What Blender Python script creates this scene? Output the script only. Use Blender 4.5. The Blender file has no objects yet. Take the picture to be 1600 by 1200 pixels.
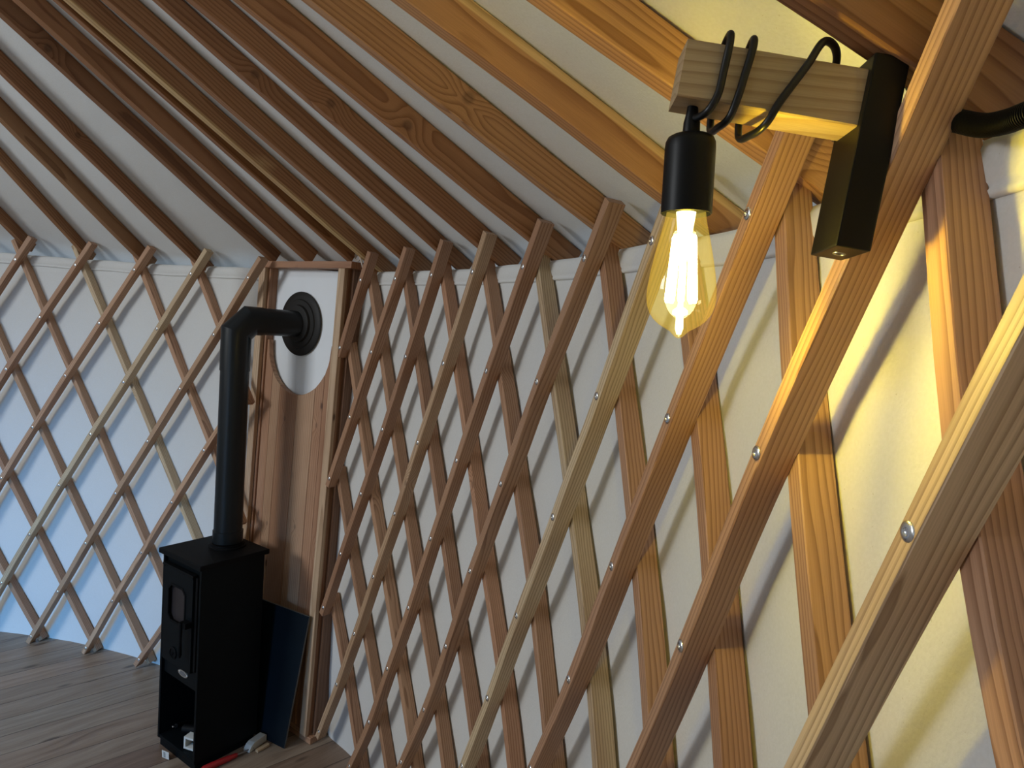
import bpy, bmesh, math, random
from mathutils import Vector, Matrix, noise as mnoise

# ---------------------------------------------------------------- measured tables
# lattice crossings in world polar coordinates: (azimuth, radius, height), top row first
NODES_RIGHT = {
 0: [(-0.0147,2.9528,1.8806), (0.0157,2.9361,1.6223), (0.0493,2.9246,1.3708), (0.0798,2.9181,1.1135), (0.1080,2.9168,0.8524), (0.1342,2.9206,0.5888), (0.1579,2.9296,0.3233), (0.1789,2.9436,0.0564)],
 1: [(-0.0944,2.9528,1.8837), (-0.0588,2.9361,1.6216), (-0.0233,2.9246,1.3718), (0.0139,2.9181,1.1178), (0.0476,2.9168,0.8570), (0.0803,2.9206,0.5943), (0.1115,2.9296,0.3280), (0.1406,2.9436,0.0601)],
 2: [(-0.1760,2.9528,1.8907), (-0.1400,2.9361,1.6235), (-0.1031,2.9246,1.3625), (-0.0644,2.9181,1.1096), (-0.0244,2.9168,0.8532), (0.0134,2.9206,0.6047), (0.0504,2.9296,0.3362), (0.0865,2.9436,0.0676)],
 3: [(-0.2653,2.9528,1.8912), (-0.2270,2.9361,1.6221), (-0.1881,2.9246,1.3620), (-0.1487,2.9181,1.1020), (-0.1073,2.9168,0.8452), (-0.0669,2.9206,0.5897), (-0.0252,2.9296,0.3380), (0.0196,2.9436,0.0778)],
 4: [(-0.3674,2.9528,1.8893), (-0.3216,2.9361,1.6239), (-0.2793,2.9246,1.3595), (-0.2369,2.9181,1.0959), (-0.1967,2.9168,0.8344), (-0.1528,2.9206,0.5719), (-0.1102,2.9296,0.3141), (-0.0604,2.9436,0.0597)],
 5: [(-0.4759,2.9528,1.8857), (-0.4233,2.9361,1.6251), (-0.3770,2.9246,1.3619), (-0.3307,2.9181,1.0946), (-0.2897,2.9168,0.8322), (-0.2465,2.9206,0.5739), (-0.1945,2.9296,0.3100), (-0.1463,2.9436,0.0485)],
 6: [(-0.5714,2.9528,1.8883), (-0.5269,2.9361,1.6280), (-0.4811,2.9246,1.3685), (-0.4340,2.9181,1.1042), (-0.3885,2.9168,0.8378), (-0.3423,2.9206,0.5736), (-0.2884,2.9296,0.3088), (-0.2360,2.9436,0.0447)],
 7: [(-0.6687,2.9528,1.8837), (-0.6229,2.9361,1.6286), (-0.5796,2.9246,1.3740), (-0.5357,2.9181,1.1178), (-0.4837,2.9168,0.8445), (-0.4342,2.9206,0.5754), (-0.3846,2.9296,0.3094), (-0.3314,2.9436,0.0439)],
 8: [(-0.7448,2.9528,1.8851), (-0.7062,2.9361,1.6281), (-0.6680,2.9246,1.3724), (-0.6259,2.9181,1.1098), (-0.5805,2.9168,0.8487), (-0.5307,2.9206,0.5812), (-0.4795,2.9296,0.3125), (-0.4274,2.9436,0.0451)],
 9: [(-0.8187,2.9528,1.8823), (-0.7863,2.9361,1.6210), (-0.7510,2.9246,1.3653), (-0.7123,2.9181,1.1078), (-0.6698,2.9168,0.8453), (-0.6239,2.9206,0.5813), (-0.5748,2.9296,0.3150), (-0.5233,2.9436,0.0474)],
 10: [(-0.8823,2.9528,1.8846), (-0.8561,2.9361,1.6233), (-0.8254,2.9246,1.3618), (-0.7912,2.9181,1.1027), (-0.7532,2.9168,0.8428), (-0.7111,2.9206,0.5799), (-0.6654,2.9296,0.3150), (-0.6165,2.9436,0.0484)],
 11: [(-0.9317,2.9528,1.8859), (-0.9130,2.9361,1.6255), (-0.8891,2.9246,1.3641), (-0.8605,2.9181,1.1023), (-0.8275,2.9168,0.8407), (-0.7903,2.9206,0.5783), (-0.7491,2.9296,0.3142), (-0.7040,2.9436,0.0484)],
 12: [(-0.9646,2.9528,1.8865), (-0.9544,2.9361,1.6264), (-0.9385,2.9246,1.3653), (-0.9171,2.9181,1.1033), (-0.8906,2.9168,0.8407), (-0.8594,2.9206,0.5775), (-0.8236,2.9296,0.3133), (-0.7835,2.9436,0.0478)],
}
NODES_LEFT = {
 -4: [(1.0453,2.8308,1.8854), (1.0830,2.8167,1.6250), (1.1178,2.8069,1.3638), (1.1498,2.8013,1.1017), (1.1789,2.8000,0.8387), (1.2053,2.8029,0.5747), (1.2288,2.8102,0.3098), (1.2495,2.8216,0.0439)],
 -3: [(0.9677,2.8308,1.8860), (1.0098,2.8167,1.6254), (1.0490,2.8069,1.3639), (1.0853,2.8013,1.1017), (1.1188,2.8000,0.8386), (1.1494,2.8029,0.5746), (1.1772,2.8102,0.3096), (1.2022,2.8216,0.0437)],
 -2: [(0.8813,2.8308,1.8875), (0.9279,2.8167,1.6261), (0.9716,2.8069,1.3642), (1.0123,2.8013,1.1017), (1.0501,2.8000,0.8384), (1.0851,2.8029,0.5744), (1.1172,2.8102,0.3094), (1.1464,2.8216,0.0435)],
 -1: [(0.7858,2.8308,1.8915), (0.8372,2.8167,1.6280), (0.8855,2.8069,1.3648), (0.9307,2.8013,1.1017), (0.9729,2.8000,0.8382), (1.0122,2.8029,0.5740), (1.0486,2.8102,0.3090), (1.0822,2.8216,0.0432)],
 0: [(0.6814,2.8308,1.8990), (0.7377,2.8167,1.6319), (0.7908,2.8069,1.3664), (0.8406,2.8013,1.1017), (0.8873,2.8000,0.8376), (0.9309,2.8029,0.5733), (0.9716,2.8102,0.3084), (1.0094,2.8216,0.0426)],
 1: [(0.5672,2.8308,1.8922), (0.6293,2.8167,1.6319), (0.6880,2.8069,1.3699), (0.7421,2.8013,1.1019), (0.7934,2.8000,0.8364), (0.8414,2.8029,0.5720), (0.8863,2.8102,0.3072), (0.9283,2.8216,0.0417)],
 2: [(0.4459,2.8308,1.8859), (0.5105,2.8167,1.6274), (0.5736,2.8069,1.3638), (0.6340,2.8013,1.0994), (0.6913,2.8000,0.8344), (0.7436,2.8029,0.5696), (0.7929,2.8102,0.3049), (0.8390,2.8216,0.0401)],
 3: [(0.3210,2.8308,1.8801), (0.3864,2.8167,1.6252), (0.4519,2.8069,1.3655), (0.5167,2.8013,1.1005), (0.5790,2.8000,0.8320), (0.6366,2.8029,0.5666), (0.6912,2.8102,0.3018), (0.7416,2.8216,0.0377)],
 4: [(0.1878,2.8308,1.8725), (0.2563,2.8167,1.6238), (0.3256,2.8069,1.3688), (0.3925,2.8013,1.1079), (0.4593,2.8000,0.8365), (0.5219,2.8029,0.5672), (0.5803,2.8102,0.2978), (0.6361,2.8216,0.0387)],
 5: [(0.0412,2.8308,1.8799), (0.1170,2.8167,1.6200), (0.1896,2.8069,1.3688), (0.2611,2.8013,1.1207), (0.3318,2.8000,0.8531), (0.3996,2.8029,0.5812), (0.4640,2.8102,0.3073), (0.5231,2.8216,0.0344)],
 6: [(-0.1130,2.8308,1.8838), (-0.0328,2.8167,1.6239), (0.0446,2.8069,1.3651), (0.1195,2.8013,1.1086), (0.1921,2.8000,0.8502), (0.2633,2.8029,0.5839), (0.3340,2.8102,0.3150), (0.4049,2.8216,0.0520)],
 7: [(-0.2755,2.8308,1.8848), (-0.1910,2.8167,1.6251), (-0.1093,2.8069,1.3649), (-0.0302,2.8013,1.1045), (0.0463,2.8000,0.8439), (0.1206,2.8029,0.5812), (0.1929,2.8102,0.3155), (0.2643,2.8216,0.0484)],
}
RAFTERS = [
 ('L0', 0.6834, -0.0238, 0.5969, 0.0267, 0.0488, 1.9264),
 ('L1', 0.5693, -0.0326, 0.6284, 0.0257, 0.0452, 1.8996),
 ('L2', 0.448, -0.0213, 0.602, 0.0308, 0.0579, 1.8776),
 ('L3', 0.3231, -0.0158, 0.5964, 0.0274, 0.0521, 1.8699),
 ('E', 0.1871, -0.0081, 0.5501, 0.0302, 0.0553, 1.947),
 ('F', 0.1034, -0.0073, 0.5444, 0.0342, 0.0565, 1.947),
 ('G', 0.0084, -0.0024, 0.5436, 0.0258, 0.0544, 1.947),
 ('H', -0.0128, -0.0091, 0.5274, 0.0315, 0.0565, 1.9695),
 ('R1', -0.0925, 0.0003, 0.5307, 0.0311, 0.0578, 1.9728),
 ('R2', -0.1741, -0.0061, 0.5407, 0.0271, 0.0454, 1.9837),
 ('R3', -0.2634, -0.0079, 0.5269, 0.0295, 0.0553, 1.9752),
 ('R4', -0.3655, -0.0083, 0.5127, 0.0251, 0.0605, 1.965),
 ('R5', -0.474, 0.012, 0.5073, 0.0308, 0.0588, 1.9592),
 ('R6', -0.5695, 0.0065, 0.4906, 0.0346, 0.0573, 1.9643),
 ('R7', -0.6668, 0.021, 0.4791, 0.0326, 0.0551, 1.9567),
 ('R8', -0.7477, 0.0235, 0.475, 0.0271, 0.0596, 1.9609),
]
ZT=1.9470
CONDUIT = [(2.2485, -2.0014, 1.9772), (2.2209, -2.0231, 1.9434), (2.1931, -2.0444, 1.9202), (2.1768, -2.0588, 1.9096), (2.1626, -2.0737, 1.901), (2.1498, -2.087, 1.8971), (2.1362, -2.1009, 1.8961), (2.1121, -2.128, 1.8978), (2.0692, -2.1724, 1.9029)]
CAM_C = (1.59244, -2.1802, 1.72958)
CAM_R = (0.697541, -0.712624, 0.074858)
CAM_U = (0.003565, 0.107921, 0.994153)
CAM_F = (0.716536, 0.693196, -0.077819)
DOOR_W, SKY_W, DOME_W, ROOF_W, BULB_W = 3.0, 15.0, 9.0, 52.0, 10.0

RB = 2.9482            # radius of the lattice's room face
sin, cos, PI = math.sin, math.cos, math.pi
COL = bpy.context.scene.collection

def pol(th, r, z): return Vector((r*cos(th), r*sin(th), z))

# ---------------------------------------------------------------- node material helpers
def new_mat(name):
    m = bpy.data.materials.new(name); m.use_nodes = True
    nt = m.node_tree; nt.nodes.clear()
    out = nt.nodes.new('ShaderNodeOutputMaterial')
    b = nt.nodes.new('ShaderNodeBsdfPrincipled')
    nt.links.new(b.outputs[0], out.inputs[0])
    return m, nt, b, out

class NB:
    """small wrapper for building node graphs"""
    def __init__(s, nt): s.nt = nt
    def n(s, t, **kw):
        nd = s.nt.nodes.new(t)
        for k, v in kw.items(): setattr(nd, k, v)
        return nd
    def put(s, sock, v):
        if isinstance(v, bpy.types.NodeSocket): s.nt.links.new(v, sock)
        else: sock.default_value = v
    def math(s, op, a, b=0.0, c=None):
        nd = s.n('ShaderNodeMath', operation=op); s.put(nd.inputs[0], a); s.put(nd.inputs[1], b)
        if c is not None: s.put(nd.inputs[2], c)
        return nd.outputs[0]
    def vmath(s, op, a, b=None, out=0):
        nd = s.n('ShaderNodeVectorMath', operation=op); s.put(nd.inputs[0], a)
        if b is not None: s.put(nd.inputs[1], b)
        return nd.outputs[out]
    def xyz(s, x, y, z):
        nd = s.n('ShaderNodeCombineXYZ')
        for i, v in enumerate((x, y, z)): s.put(nd.inputs[i], v)
        return nd.outputs[0]
    def sep(s, v):
        nd = s.n('ShaderNodeSeparateXYZ'); s.put(nd.inputs[0], v); return nd.outputs
    def noise(s, v, scale, detail=2.0, rough=0.5, dist=0.0):
        nd = s.n('ShaderNodeTexNoise'); s.put(nd.inputs['Vector'], v)
        nd.inputs['Scale'].default_value = scale; nd.inputs['Detail'].default_value = detail
        nd.inputs['Roughness'].default_value = rough; nd.inputs['Distortion'].default_value = dist
        return nd.outputs[0]
    def mix(s, f, a, b, mode='MIX'):
        nd = s.n('ShaderNodeMix', data_type='RGBA', blend_type=mode)
        s.put(nd.inputs[0], f); s.put(nd.inputs[6], a); s.put(nd.inputs[7], b)
        return nd.outputs[2]
    def ramp(s, f, stops, interp='LINEAR'):
        nd = s.n('ShaderNodeValToRGB'); s.put(nd.inputs[0], f)
        cr = nd.color_ramp; cr.interpolation = interp
        while len(cr.elements) < len(stops): cr.elements.new(0.5)
        for e, (p, c) in zip(cr.elements, stops):
            e.position = p; e.color = c if len(c) == 4 else (*c, 1)
        return nd.outputs[0]
    def attr(s, name): 
        nd = s.n('ShaderNodeAttribute', attribute_name=name); return nd
    def bump(s, h, strength, dist=0.001):
        nd = s.n('ShaderNodeBump'); s.put(nd.inputs['Height'], h)
        nd.inputs['Strength'].default_value = strength; nd.inputs['Distance'].default_value = dist
        return nd.outputs[0]

def wood_material(name, early, pale, late_mul, rough=0.5, ring=210.0, gain=1.0, pins=False):
    """fir: growth rings cut out of a log, stretched along the piece; the mesh carries
    'wood' (grain coordinates, metres), 'tone' (pale, brightness, knot on) and 'knot'."""
    m, nt, b, _ = new_mat(name); k = NB(nt)
    w = k.attr('wood').outputs['Vector']; tone = k.sep(k.attr('tone').outputs['Vector'])
    kn = k.attr('knot').outputs['Vector']
    x, y, s = k.sep(w)
    # knot influence
    d = k.vmath('SUBTRACT', w, kn)
    dl = k.vmath('LENGTH', k.vmath('MULTIPLY', d, (1.0, 0.55, 0.55)), out=1)
    infl = k.math('MULTIPLY', tone[2], k.math('POWER', 2.718, k.math('MULTIPLY', -1.0, k.math('POWER', k.math('DIVIDE', dl, 0.022), 2.0))))
    wob = k.noise(k.vmath('MULTIPLY', w, (14.0, 14.0, 2.2)), 1.0, 2.0)
    wob2 = k.noise(k.vmath('MULTIPLY', w, (60.0, 60.0, 9.0)), 1.0, 2.0)
    r = k.vmath('LENGTH', k.xyz(x, y, 0.0), out=1)
    r = k.math('ADD', r, k.math('MULTIPLY', k.math('SUBTRACT', wob, 0.5), 0.022))
    r = k.math('ADD', r, k.math('MULTIPLY', k.math('SUBTRACT', wob2, 0.5), 0.0022))
    r = k.math('ADD', r, k.math('MULTIPLY', infl, 0.022))
    ph = k.math('FRACT', k.math('MULTIPLY', r, ring))
    band = k.ramp(ph, [(0.0, (0, 0, 0)), (0.45, (0.10, 0.10, 0.10)), (0.82, (0.75, 0.75, 0.75)), (0.93, (1, 1, 1)), (1.0, (0, 0, 0))])
    fib = k.noise(k.vmath('MULTIPLY', w, (900.0, 900.0, 12.0)), 1.0, 3.0)
    big = k.noise(k.vmath('MULTIPLY', w, (9.0, 9.0, 3.0)), 1.0, 2.0)
    c0 = k.mix(tone[0], (*early, 1), (*pale, 1))
    c0 = k.mix(k.math('MULTIPLY', k.math('SUBTRACT', big, 0.42), 1.2), c0, (early[0]*0.72, early[1]*0.62, early[2]*0.58, 1))
    late = k.mix(1.0, c0, (*late_mul, 1), 'MULTIPLY')
    c = k.mix(k.math('MULTIPLY', band, 0.85), c0, late)
    c = k.mix(0.28, c, k.ramp(fib, [(0.25, (0.55, 0.5, 0.45)), (0.75, (1.3, 1.3, 1.3))]), 'MULTIPLY')
    core = k.math('MULTIPLY', tone[2], k.ramp(dl, [(0.0, (0.4, 0.4, 0.4)), (0.0042, (0.5, 0.5, 0.5)), (0.0056, (1, 1, 1)), (0.0066, (0, 0, 0))]))
    c = k.mix(k.math('MULTIPLY', core, 0.85), c, (0.03, 0.014, 0.008, 1))
    if pins:      # scattered pin knots
        vo = k.n('ShaderNodeTexVoronoi'); k.put(vo.inputs['Vector'], k.vmath('MULTIPLY', w, (13.0, 13.0, 5.0))); vo.inputs['Scale'].default_value = 1.0
        on = k.math('GREATER_THAN', k.sep(vo.outputs['Color'])[0], 0.45)
        c = k.mix(k.math('MULTIPLY', on, k.ramp(vo.outputs['Distance'], [(0.0, (0.85, 0.85, 0.85)), (0.055, (0.8, 0.8, 0.8)), (0.085, (0.25, 0.25, 0.25)), (0.14, (0, 0, 0))])), c, (0.06, 0.025, 0.014, 1))
    br = k.math('MULTIPLY', tone[1], gain)
    c = k.mix(1.0, c, k.xyz(br, br, br), 'MULTIPLY')
    nt.links.new(c, b.inputs['Base Color'])
    b.inputs['Roughness'].default_value = rough
    b.inputs['Specular IOR Level'].default_value = 0.35
    nt.links.new(k.bump(k.math('ADD', k.math('MULTIPLY', fib, 0.4), k.math('MULTIPLY', band, 0.6)), 0.22, 0.0006), b.inputs['Normal'])
    return m

def plain(name, col, rough=0.5, metal=0.0, spec=0.5, bump=None, var=0.0):
    m, nt, b, _ = new_mat(name); k = NB(nt)
    tc = k.n('ShaderNodeTexCoord').outputs['Object']
    if var:
        nz = k.noise(tc, 9.0, 4.0)
        c = k.mix(nz, (*[x*(1-var) for x in col], 1), (*[min(1, x*(1+var)) for x in col], 1))
        nt.links.new(c, b.inputs['Base Color'])
    else: b.inputs['Base Color'].default_value = (*col, 1)
    b.inputs['Roughness'].default_value = rough; b.inputs['Metallic'].default_value = metal
    b.inputs['Specular IOR Level'].default_value = spec
    if bump:
        nt.links.new(k.bump(k.noise(tc, bump[0], 3.0), bump[1], 0.001), b.inputs['Normal'])
    return m

M = {}
M['slat'] = wood_material('fir_slat', (0.52, 0.295, 0.180), (0.68, 0.54, 0.35), (0.50, 0.42, 0.36), 0.5, 190.0)
M['rafter'] = wood_material('fir_rafter', (0.56, 0.275, 0.125), (0.70, 0.50, 0.25), (0.52, 0.42, 0.34), 0.5, 120.0)
M['board'] = wood_material('fir_board', (0.50, 0.275, 0.165), (0.62, 0.46, 0.31), (0.66, 0.58, 0.52), 0.55, 90.0, 1.0, True)
M['arm'] = wood_material('pine_arm', (0.52, 0.40, 0.235), (0.62, 0.48, 0.28), (0.70, 0.62, 0.52), 0.5, 120.0)
M['stove'] = plain('stove_paint', (0.0024, 0.0042, 0.0054), 0.5, 0.0, 0.12, (420.0, 0.12), 0.15)
M['stove_cast'] = plain('cast_iron', (0.0026, 0.003, 0.0035), 0.6, 0.0, 0.12, (300.0, 0.2), 0.2)
M['pipe'] = plain('pipe_paint', (0.004, 0.007, 0.009), 0.36, 0.0, 0.40, None, 0.1)
M['rosette'] = plain('rosette_paint', (0.012, 0.011, 0.010), 0.55, 0.0, 0.3, None, 0.1)
M['chrome'] = plain('bolt_steel', (0.85, 0.85, 0.85), 0.27, 1.0)
M['badge'] = plain('badge_metal', (0.62, 0.62, 0.60), 0.35, 0.9, 0.5, None, 0.1)
M['badge_dark'] = plain('badge_print', (0.12, 0.12, 0.12), 0.5)
M['black'] = plain('lamp_black', (0.0034, 0.0031, 0.0026), 0.40, 0.0, 0.24, (900.0, 0.04), 0.1)
M['socket'] = plain('socket_black', (0.004, 0.004, 0.004), 0.42, 0.0, 0.25, None, 0.1)
M['cord'] = plain('cord_black', (0.006, 0.006, 0.006), 0.38, 0.0, 0.45)
M['conduit'] = plain('conduit_black', (0.003, 0.003, 0.003), 0.45, 0.0, 0.25)
M['white_board'] = plain('white_panel', (0.86, 0.90, 0.94), 0.6, 0.0, 0.3, (250.0, 0.05), 0.03)
M['pale_edge'] = plain('pale_trim', (0.50, 0.49, 0.46), 0.7, 0.0, 0.2, None, 0.1)
M['slate'] = plain('dark_plate', (0.0035, 0.0085, 0.0145), 0.5, 0.0, 0.18, None, 0.3)
M['slate_edge'] = plain('plate_edge', (0.10, 0.11, 0.11), 0.5)
M['glass_dark'] = plain('stove_glass', (0.030, 0.024, 0.024), 0.35, 0.0, 0.3, None, 0.3)
M['white_plastic'] = plain('white_plastic', (0.62, 0.63, 0.60), 0.5, 0.0, 0.4, None, 0.1)
M['card'] = plain('card', (0.62, 0.60, 0.55), 0.7)
M['card_grey'] = plain('card_print', (0.30, 0.29, 0.27), 0.7)
M['red'] = plain('red_handle', (0.34, 0.012, 0.014), 0.4)
M['steel'] = plain('steel', (0.35, 0.35, 0.35), 0.35, 1.0)
M['twine'] = plain('twine', (0.55, 0.47, 0.40), 0.8, 0.0, 0.2, None, 0.25)
M['dark_tuft'] = plain('dark_cord', (0.03, 0.022, 0.018), 0.8)

def canvas_material(name, col, weave=1500.0):
    m, nt, b, _ = new_mat(name); k = NB(nt)
    tc = k.n('ShaderNodeTexCoord').outputs['Object']
    big = k.noise(tc, 1.7, 3.0); fine = k.noise(tc, 260.0, 2.0); spec = k.noise(tc, 300.0, 1.0)
    c = k.mix(big, (*[v*0.94 for v in col], 1), (*[min(1, v*1.05) for v in col], 1))
    c = k.mix(k.ramp(fine, [(0.3, (0, 0, 0)), (0.7, (1, 1, 1))]), c, k.mix(1.0, c, (0.95, 0.95, 0.94, 1), 'MULTIPLY'))
    c = k.mix(k.ramp(spec, [(0.77, (0, 0, 0)), (0.80, (1, 1, 1))]), c, k.mix(1.0, c, (0.80, 0.76, 0.70, 1), 'MULTIPLY'))
    nt.links.new(c, b.inputs['Base Color'])
    b.inputs['Roughness'].default_value = 0.9; b.inputs['Specular IOR Level'].default_value = 0.1
    h = k.math('ADD', k.math('MULTIPLY', fine, 0.5), k.math('MULTIPLY', k.noise(tc, 7.0, 3.0), 6.0))
    nt.links.new(k.bump(h, 0.35, 0.002), b.inputs['Normal'])
    return m
M['canvas'] = canvas_material('wall_canvas', (0.715, 0.715, 0.695))
M['roof'] = canvas_material('roof_canvas', (0.80, 0.82, 0.82))

def floor_material():
    m, nt, b, _ = new_mat('plank_floor'); k = NB(nt)
    p = k.n('ShaderNodeTexCoord').outputs['Object']
    x, y, _z = k.sep(p)
    yy = k.math('DIVIDE', k.math('ADD', k.math('ADD', y, k.math('MULTIPLY', x, 0.045)), 20*0.13 - 0.725), 0.13)
    row = k.math('FLOOR', yy); fy = k.math('FRACT', yy)
    wn = k.n('ShaderNodeTexWhiteNoise', noise_dimensions='1D'); k.put(wn.inputs['W'], row)
    off = k.math('MULTIPLY', wn.outputs[0], 3.0)
    xx = k.math('DIVIDE', k.math('ADD', x, off), 1.3); colm = k.math('FLOOR', xx); fx = k.math('FRACT', xx)
    wn2 = k.n('ShaderNodeTexWhiteNoise', noise_dimensions='2D'); k.put(wn2.inputs['Vector'], k.xyz(row, colm, 0.0))
    rnd = wn2.outputs[0]
    g = k.xyz(k.math('ADD', x, k.math('MULTIPLY', rnd, 37.0)), y, k.math('MULTIPLY', rnd, 11.0))
    warp = k.noise(k.vmath('MULTIPLY', g, (1.6, 7.0, 1.0)), 1.0, 3.0)
    gy = k.math('ADD', k.math('MULTIPLY', y, 38.0), k.math('MULTIPLY', warp, 6.0))
    grain = k.noise(k.xyz(k.math('MULTIPLY', k.sep(g)[0], 2.0), gy, k.math('MULTIPLY', rnd, 9.0)), 1.0, 4.0, 0.6)
    fine = k.noise(k.vmath('MULTIPLY', g, (12.0, 420.0, 1.0)), 1.0, 3.0)
    c = k.ramp(grain, [(0.22, (0.11, 0.070, 0.052)), (0.38, (0.225, 0.168, 0.128)), (0.6, (0.29, 0.228, 0.18)), (0.8, (0.34, 0.28, 0.228))])
    tint = k.ramp(rnd, [(0.0, (0.70, 0.60, 0.55)), (0.35, (1.0, 0.95, 0.88)), (0.7, (0.98, 1.02, 1.0)), (1.0, (1.25, 1.12, 1.0))])
    c = k.mix(1.0, c, tint, 'MULTIPLY')
    c = k.mix(0.35, c, k.ramp(fine, [(0.3, (0.6, 0.58, 0.55)), (0.7, (1.2, 1.2, 1.2))]), 'MULTIPLY')
    vo = k.n('ShaderNodeTexVoronoi'); k.put(vo.inputs['Vector'], k.vmath('MULTIPLY', g, (3.0, 9.0, 1.0))); vo.inputs['Scale'].default_value = 1.0
    kn = k.ramp(vo.outputs['Distance'], [(0.0, (1, 1, 1)), (0.07, (0.8, 0.8, 0.8)), (0.13, (0, 0, 0))])
    c = k.mix(k.math('MULTIPLY', kn, 0.8), c, (0.045, 0.028, 0.02, 1))
    seam = k.math('MAXIMUM', k.ramp(fy, [(0.0, (1, 1, 1)), (0.022, (1, 1, 1)), (0.034, (0, 0, 0))]), k.ramp(fx, [(0.0, (1, 1, 1)), (0.0026, (1, 1, 1)), (0.0034, (0, 0, 0))]))
    c = k.mix(k.math('MULTIPLY', seam, 0.85), c, (0.045, 0.03, 0.024, 1))
    nt.links.new(c, b.inputs['Base Color'])
    b.inputs['Roughness'].default_value = 0.42; b.inputs['Specular IOR Level'].default_value = 0.4
    nt.links.new(k.bump(k.math('SUBTRACT', k.math('MULTIPLY', fine, 0.3), seam), 0.3, 0.002), b.inputs['Normal'])
    return m
M['floor'] = floor_material()

def emit_mat(name, col, strength):
    m = bpy.data.materials.new(name); m.use_nodes = True; nt = m.node_tree; nt.nodes.clear()
    o = nt.nodes.new('ShaderNodeOutputMaterial'); e = nt.nodes.new('ShaderNodeEmission')
    e.inputs[0].default_value = (*col, 1); e.inputs[1].default_value = strength
    nt.links.new(e.outputs[0], o.inputs[0]); return m
M['filament'] = emit_mat('led_filament', (1.0, 0.86, 0.50), 60.0)
M['stem_glow'] = emit_mat('lit_stem', (1.0, 0.90, 0.52), 5.0)

def bulb_glass():
    m = bpy.data.materials.new('amber_bulb_glass'); m.use_nodes = True; nt = m.node_tree; nt.nodes.clear(); k = NB(nt)
    o = k.n('ShaderNodeOutputMaterial')
    lw = k.n('ShaderNodeLayerWeight'); lw.inputs[0].default_value = 0.25
    edge = k.math('POWER', lw.outputs['Facing'], 2.0)
    tr = k.n('ShaderNodeBsdfTransparent')
    k.put(tr.inputs[0], k.mix(edge, (1.0, 0.95, 0.70, 1), (0.80, 0.56, 0.16, 1)))
    gl = k.n('ShaderNodeBsdfGlossy'); gl.inputs['Roughness'].default_value = 0.04
    em = k.n('ShaderNodeEmission'); em.inputs[0].default_value = (1.0, 0.72, 0.12, 1); em.inputs[1].default_value = 0.16  # faint amber emission put into the glass to imitate the filaments' glare
    mx = k.n('ShaderNodeMixShader'); k.put(mx.inputs[0], k.math('ADD', 0.03, k.math('MULTIPLY', k.math('POWER', lw.outputs['Facing'], 4.0), 0.35)))
    nt.links.new(tr.outputs[0], mx.inputs[1]); nt.links.new(gl.outputs[0], mx.inputs[2])
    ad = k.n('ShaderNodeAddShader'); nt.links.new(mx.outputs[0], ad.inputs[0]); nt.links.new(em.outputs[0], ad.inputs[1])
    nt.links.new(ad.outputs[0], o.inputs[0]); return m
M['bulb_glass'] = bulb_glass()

# ---------------------------------------------------------------- object helpers
def root_loc(o):
    while o.parent: o = o.parent
    return o.location.copy()

def link(name, me, mat, parent=None, base=None, smooth=None):
    """me holds WORLD coordinates; shift them so the thing's own origin is its base"""
    off = root_loc(parent) if parent else (Vector(base) if base is not None else Vector((0, 0, 0)))
    me.transform(Matrix.Translation(-off))
    o = bpy.data.objects.new(name, me); COL.objects.link(o)
    if mat: me.materials.append(mat)
    if parent: o.parent = parent
    else: o.location = off
    if smooth is not None:
        for p in me.polygons: p.use_smooth = True
        if smooth < 180:
            import_angle = math.radians(smooth)
            bm = bmesh.new(); bm.from_mesh(me)
            for e in bm.edges:
                if len(e.link_faces) == 2 and e.calc_face_angle(0) > import_angle: e.smooth = False
            bm.to_mesh(me); bm.free()
    return o

def thing(name, label, cat, loc, group=None):
    o = bpy.data.objects.new(name, None); COL.objects.link(o)
    o.location = loc; o.empty_display_size = 0.05
    return tag(o, label, cat, group)

def tag(o, label, cat, group=None):
    o['label'] = label; o['category'] = cat
    if group: o['group'] = group
    return o

def struct(o): o['kind'] = 'structure'; return o

def mesh_from(name, verts, faces):
    me = bpy.data.meshes.new(name); me.from_pydata([tuple(v) for v in verts], [], faces); me.update(); return me

def set_attr(me, name, vecs):
    a = me.attributes.new(name, 'FLOAT_VECTOR', 'POINT')
    flat = []
    for v in vecs: flat.extend(v)
    a.data.foreach_set('vector', flat)

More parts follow.
